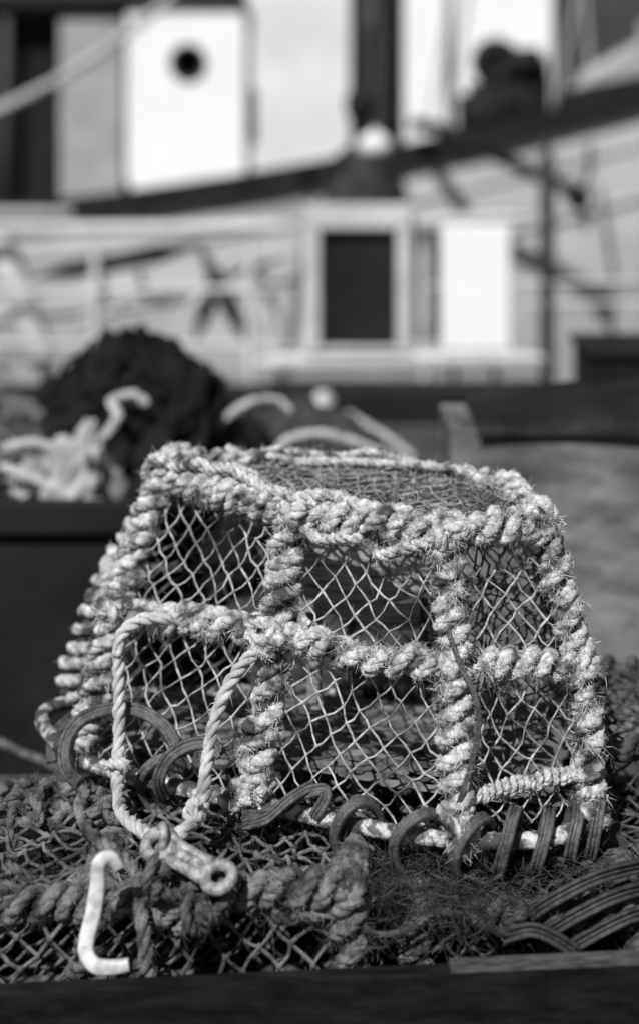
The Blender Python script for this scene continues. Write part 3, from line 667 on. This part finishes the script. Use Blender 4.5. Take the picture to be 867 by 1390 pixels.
W.add(V,[(0,1,2,6),(3,7,5,4),(6,2,5,7),(0,6,7,3),(1,4,5,2),(0,3,4,1)]); W.obj('canvas_cover',M['grey_paint'],fb,smooth=False)
W=Acc(); yb=11.4; bx=lambda px:(px-433)/2000*yb; bz=lambda py:1.6-(py-162)/2000*yb
tube(W,[V3(bx(560),yb+.55,bz(168)),V3(bx(610),yb,bz(180)),V3(bx(700),yb,bz(225)),V3(bx(790),yb,bz(262))],.055,10,.1,smooth=6)
ringt(W,(bx(783),yb,bz(268)),(1,0,0),(0,0,1),.055,.05); tube(W,[V3(bx(790),yb,bz(270)),V3(bx(795),yb,bz(315))],.035,8,.05)
tube(W,[V3(bx(812),yb+.4,bz(195)),V3(bx(800),yb,bz(230)),V3(bx(786),yb,bz(262))],.025,8,.05)
W.obj('boom',M['dark'],fb)
nbag=mound('net_bag',((490-433)/2000*11.75,11.75,1.0),(.30,.2,.38),M['net_grey'],seed=31,rough=.12,cords=10,cordm=M['net_black'])
a=Acc()
def ball(acc,c,r,sx=1,sy=1,sz=1,n=20,m=12):
    t=np.linspace(0,2*np.pi,n,endpoint=False); p=np.linspace(-1.57,1.57,m); T_,P_=np.meshgrid(t,p,indexing='ij')
    V=np.stack([c[0]+r*sx*np.cos(P_)*np.cos(T_),c[1]+r*sy*np.cos(P_)*np.sin(T_),c[2]+r*sz*np.sin(P_)],-1)
    i=np.arange(n)[:,None]*m; i2=((np.arange(n)+1)%n)[:,None]*m; j=np.arange(m-1)[None]; acc.add(V,np.stack([i+j,i2+j,i2+j+1,i+j+1],-1))
fl_=empty('net_float'); ball(a,((507-433)/2000*11.7,11.7,1.6-(198-162)/2000*11.7),.13,1.1,1,.8); tube(a,[V3(.43,11.7,1.45),V3(.45,11.7,1.53)],.035,10,.02); a.obj('float_ball',M['white_old'],fl_)
a=Acc(); ball(a,((489-433)/2000*11.9,11.9,1.6-(142-162)/2000*11.9),.13,1,1,1.25); tube(a,[V3(.33,11.9,1.2),V3(.33,11.9,1.65)],.045,10,.05); tube(a,[V3(.33,11.9,1.45),V3(.62,11.9,1.62)],.035,10,.05); lb=empty('rail_bracket'); a.obj('bracket_head',M['dark'],lb)  # dark bracket of the boat's rail, behind the float
ml=empty('mooring_line'); a=Acc(); y=9.8; rope(a,[X(-250,215,9.2),X(-60,170,9.6),X(30,133,y),X(120,82,y),X(240,-10,10.2),X(330,-110,10.8),X(420,-230,11.6)],.034,None,smooth=10,ds=.02); a.obj('line',M['rope_clean'],ml)
hs=empty('harbour_shed'); a=Acc(); a.box(-16,15,24,32,-1.4,6.0); a.obj('shed_walls',M['darkgrey'],hs,smooth=False)
a=Acc(); v=[(-16.5,23.5,6.0),(15.5,23.5,6.0),(15.5,32.5,6.0),(-16.5,32.5,6.0),(-16.5,28,8.2),(15.5,28,8.2)]; a.add(v,[(0,1,5,4),(2,3,4,5),(0,4,3,3),(1,2,5,5)]); a.obj('roof',M['dark'],hs,smooth=False)
a=Acc()
for k in range(9): a.box(-14+k*3.2,-12.6+k*3.2,23.9,23.99,1.4,3.2)
a.obj('windows',M['grey_paint'],hs,smooth=False)
a=Acc(); a.box(-80,80,20,60,-4,-.2); a.obj('far_quay',M['concrete'],None,smooth=False)

# ------------------------------------------------------------ light
d=Vector((.34,.76,-.93)).normalized()
sun=bpy.data.lights.new('sun','SUN'); sun.energy=5.0; sun.angle=math.radians(.8); sun.color=(1,1,1)
so=bpy.data.objects.new('sun',sun); so.rotation_euler=d.to_track_quat('-Z','Y').to_euler(); scene.collection.objects.link(so)
w=bpy.data.worlds.new('World'); scene.world=w; w.use_nodes=True; nt=w.node_tree
sky=nt.nodes.new('ShaderNodeTexSky'); sky.sky_type='NISHITA'; sky.sun_disc=False
sky.sun_elevation=math.asin(-d.z); sky.sun_rotation=math.atan2(-d.x,-d.y)
bw=nt.nodes.new('ShaderNodeRGBToBW'); nt.links.new(sky.outputs[0],bw.inputs[0]); nt.links.new(bw.outputs[0],nt.nodes['Background'].inputs[0]); nt.nodes['Background'].inputs[1].default_value=.055

cam=bpy.data.cameras.new('camera'); co=bpy.data.objects.new('camera',cam); scene.collection.objects.link(co)
co.location=(0,0,1.6); co.rotation_euler=(math.radians(90),0,0)
cam.sensor_fit='VERTICAL'; cam.sensor_height=36; cam.sensor_width=36; cam.lens=2000/1390*36; cam.shift_y=-(695-162)/1390
cam.clip_start=.05; cam.clip_end=3000
cam.dof.use_dof=True; cam.dof.focus_distance=2.07; cam.dof.aperture_fstop=1.4
scene.camera=co
scene.view_settings.view_transform='Standard'; scene.view_settings.look='None'; scene.view_settings.exposure=0
print('verts',sum(len(o.data.vertices) for o in scene.objects if o.type=='MESH'))
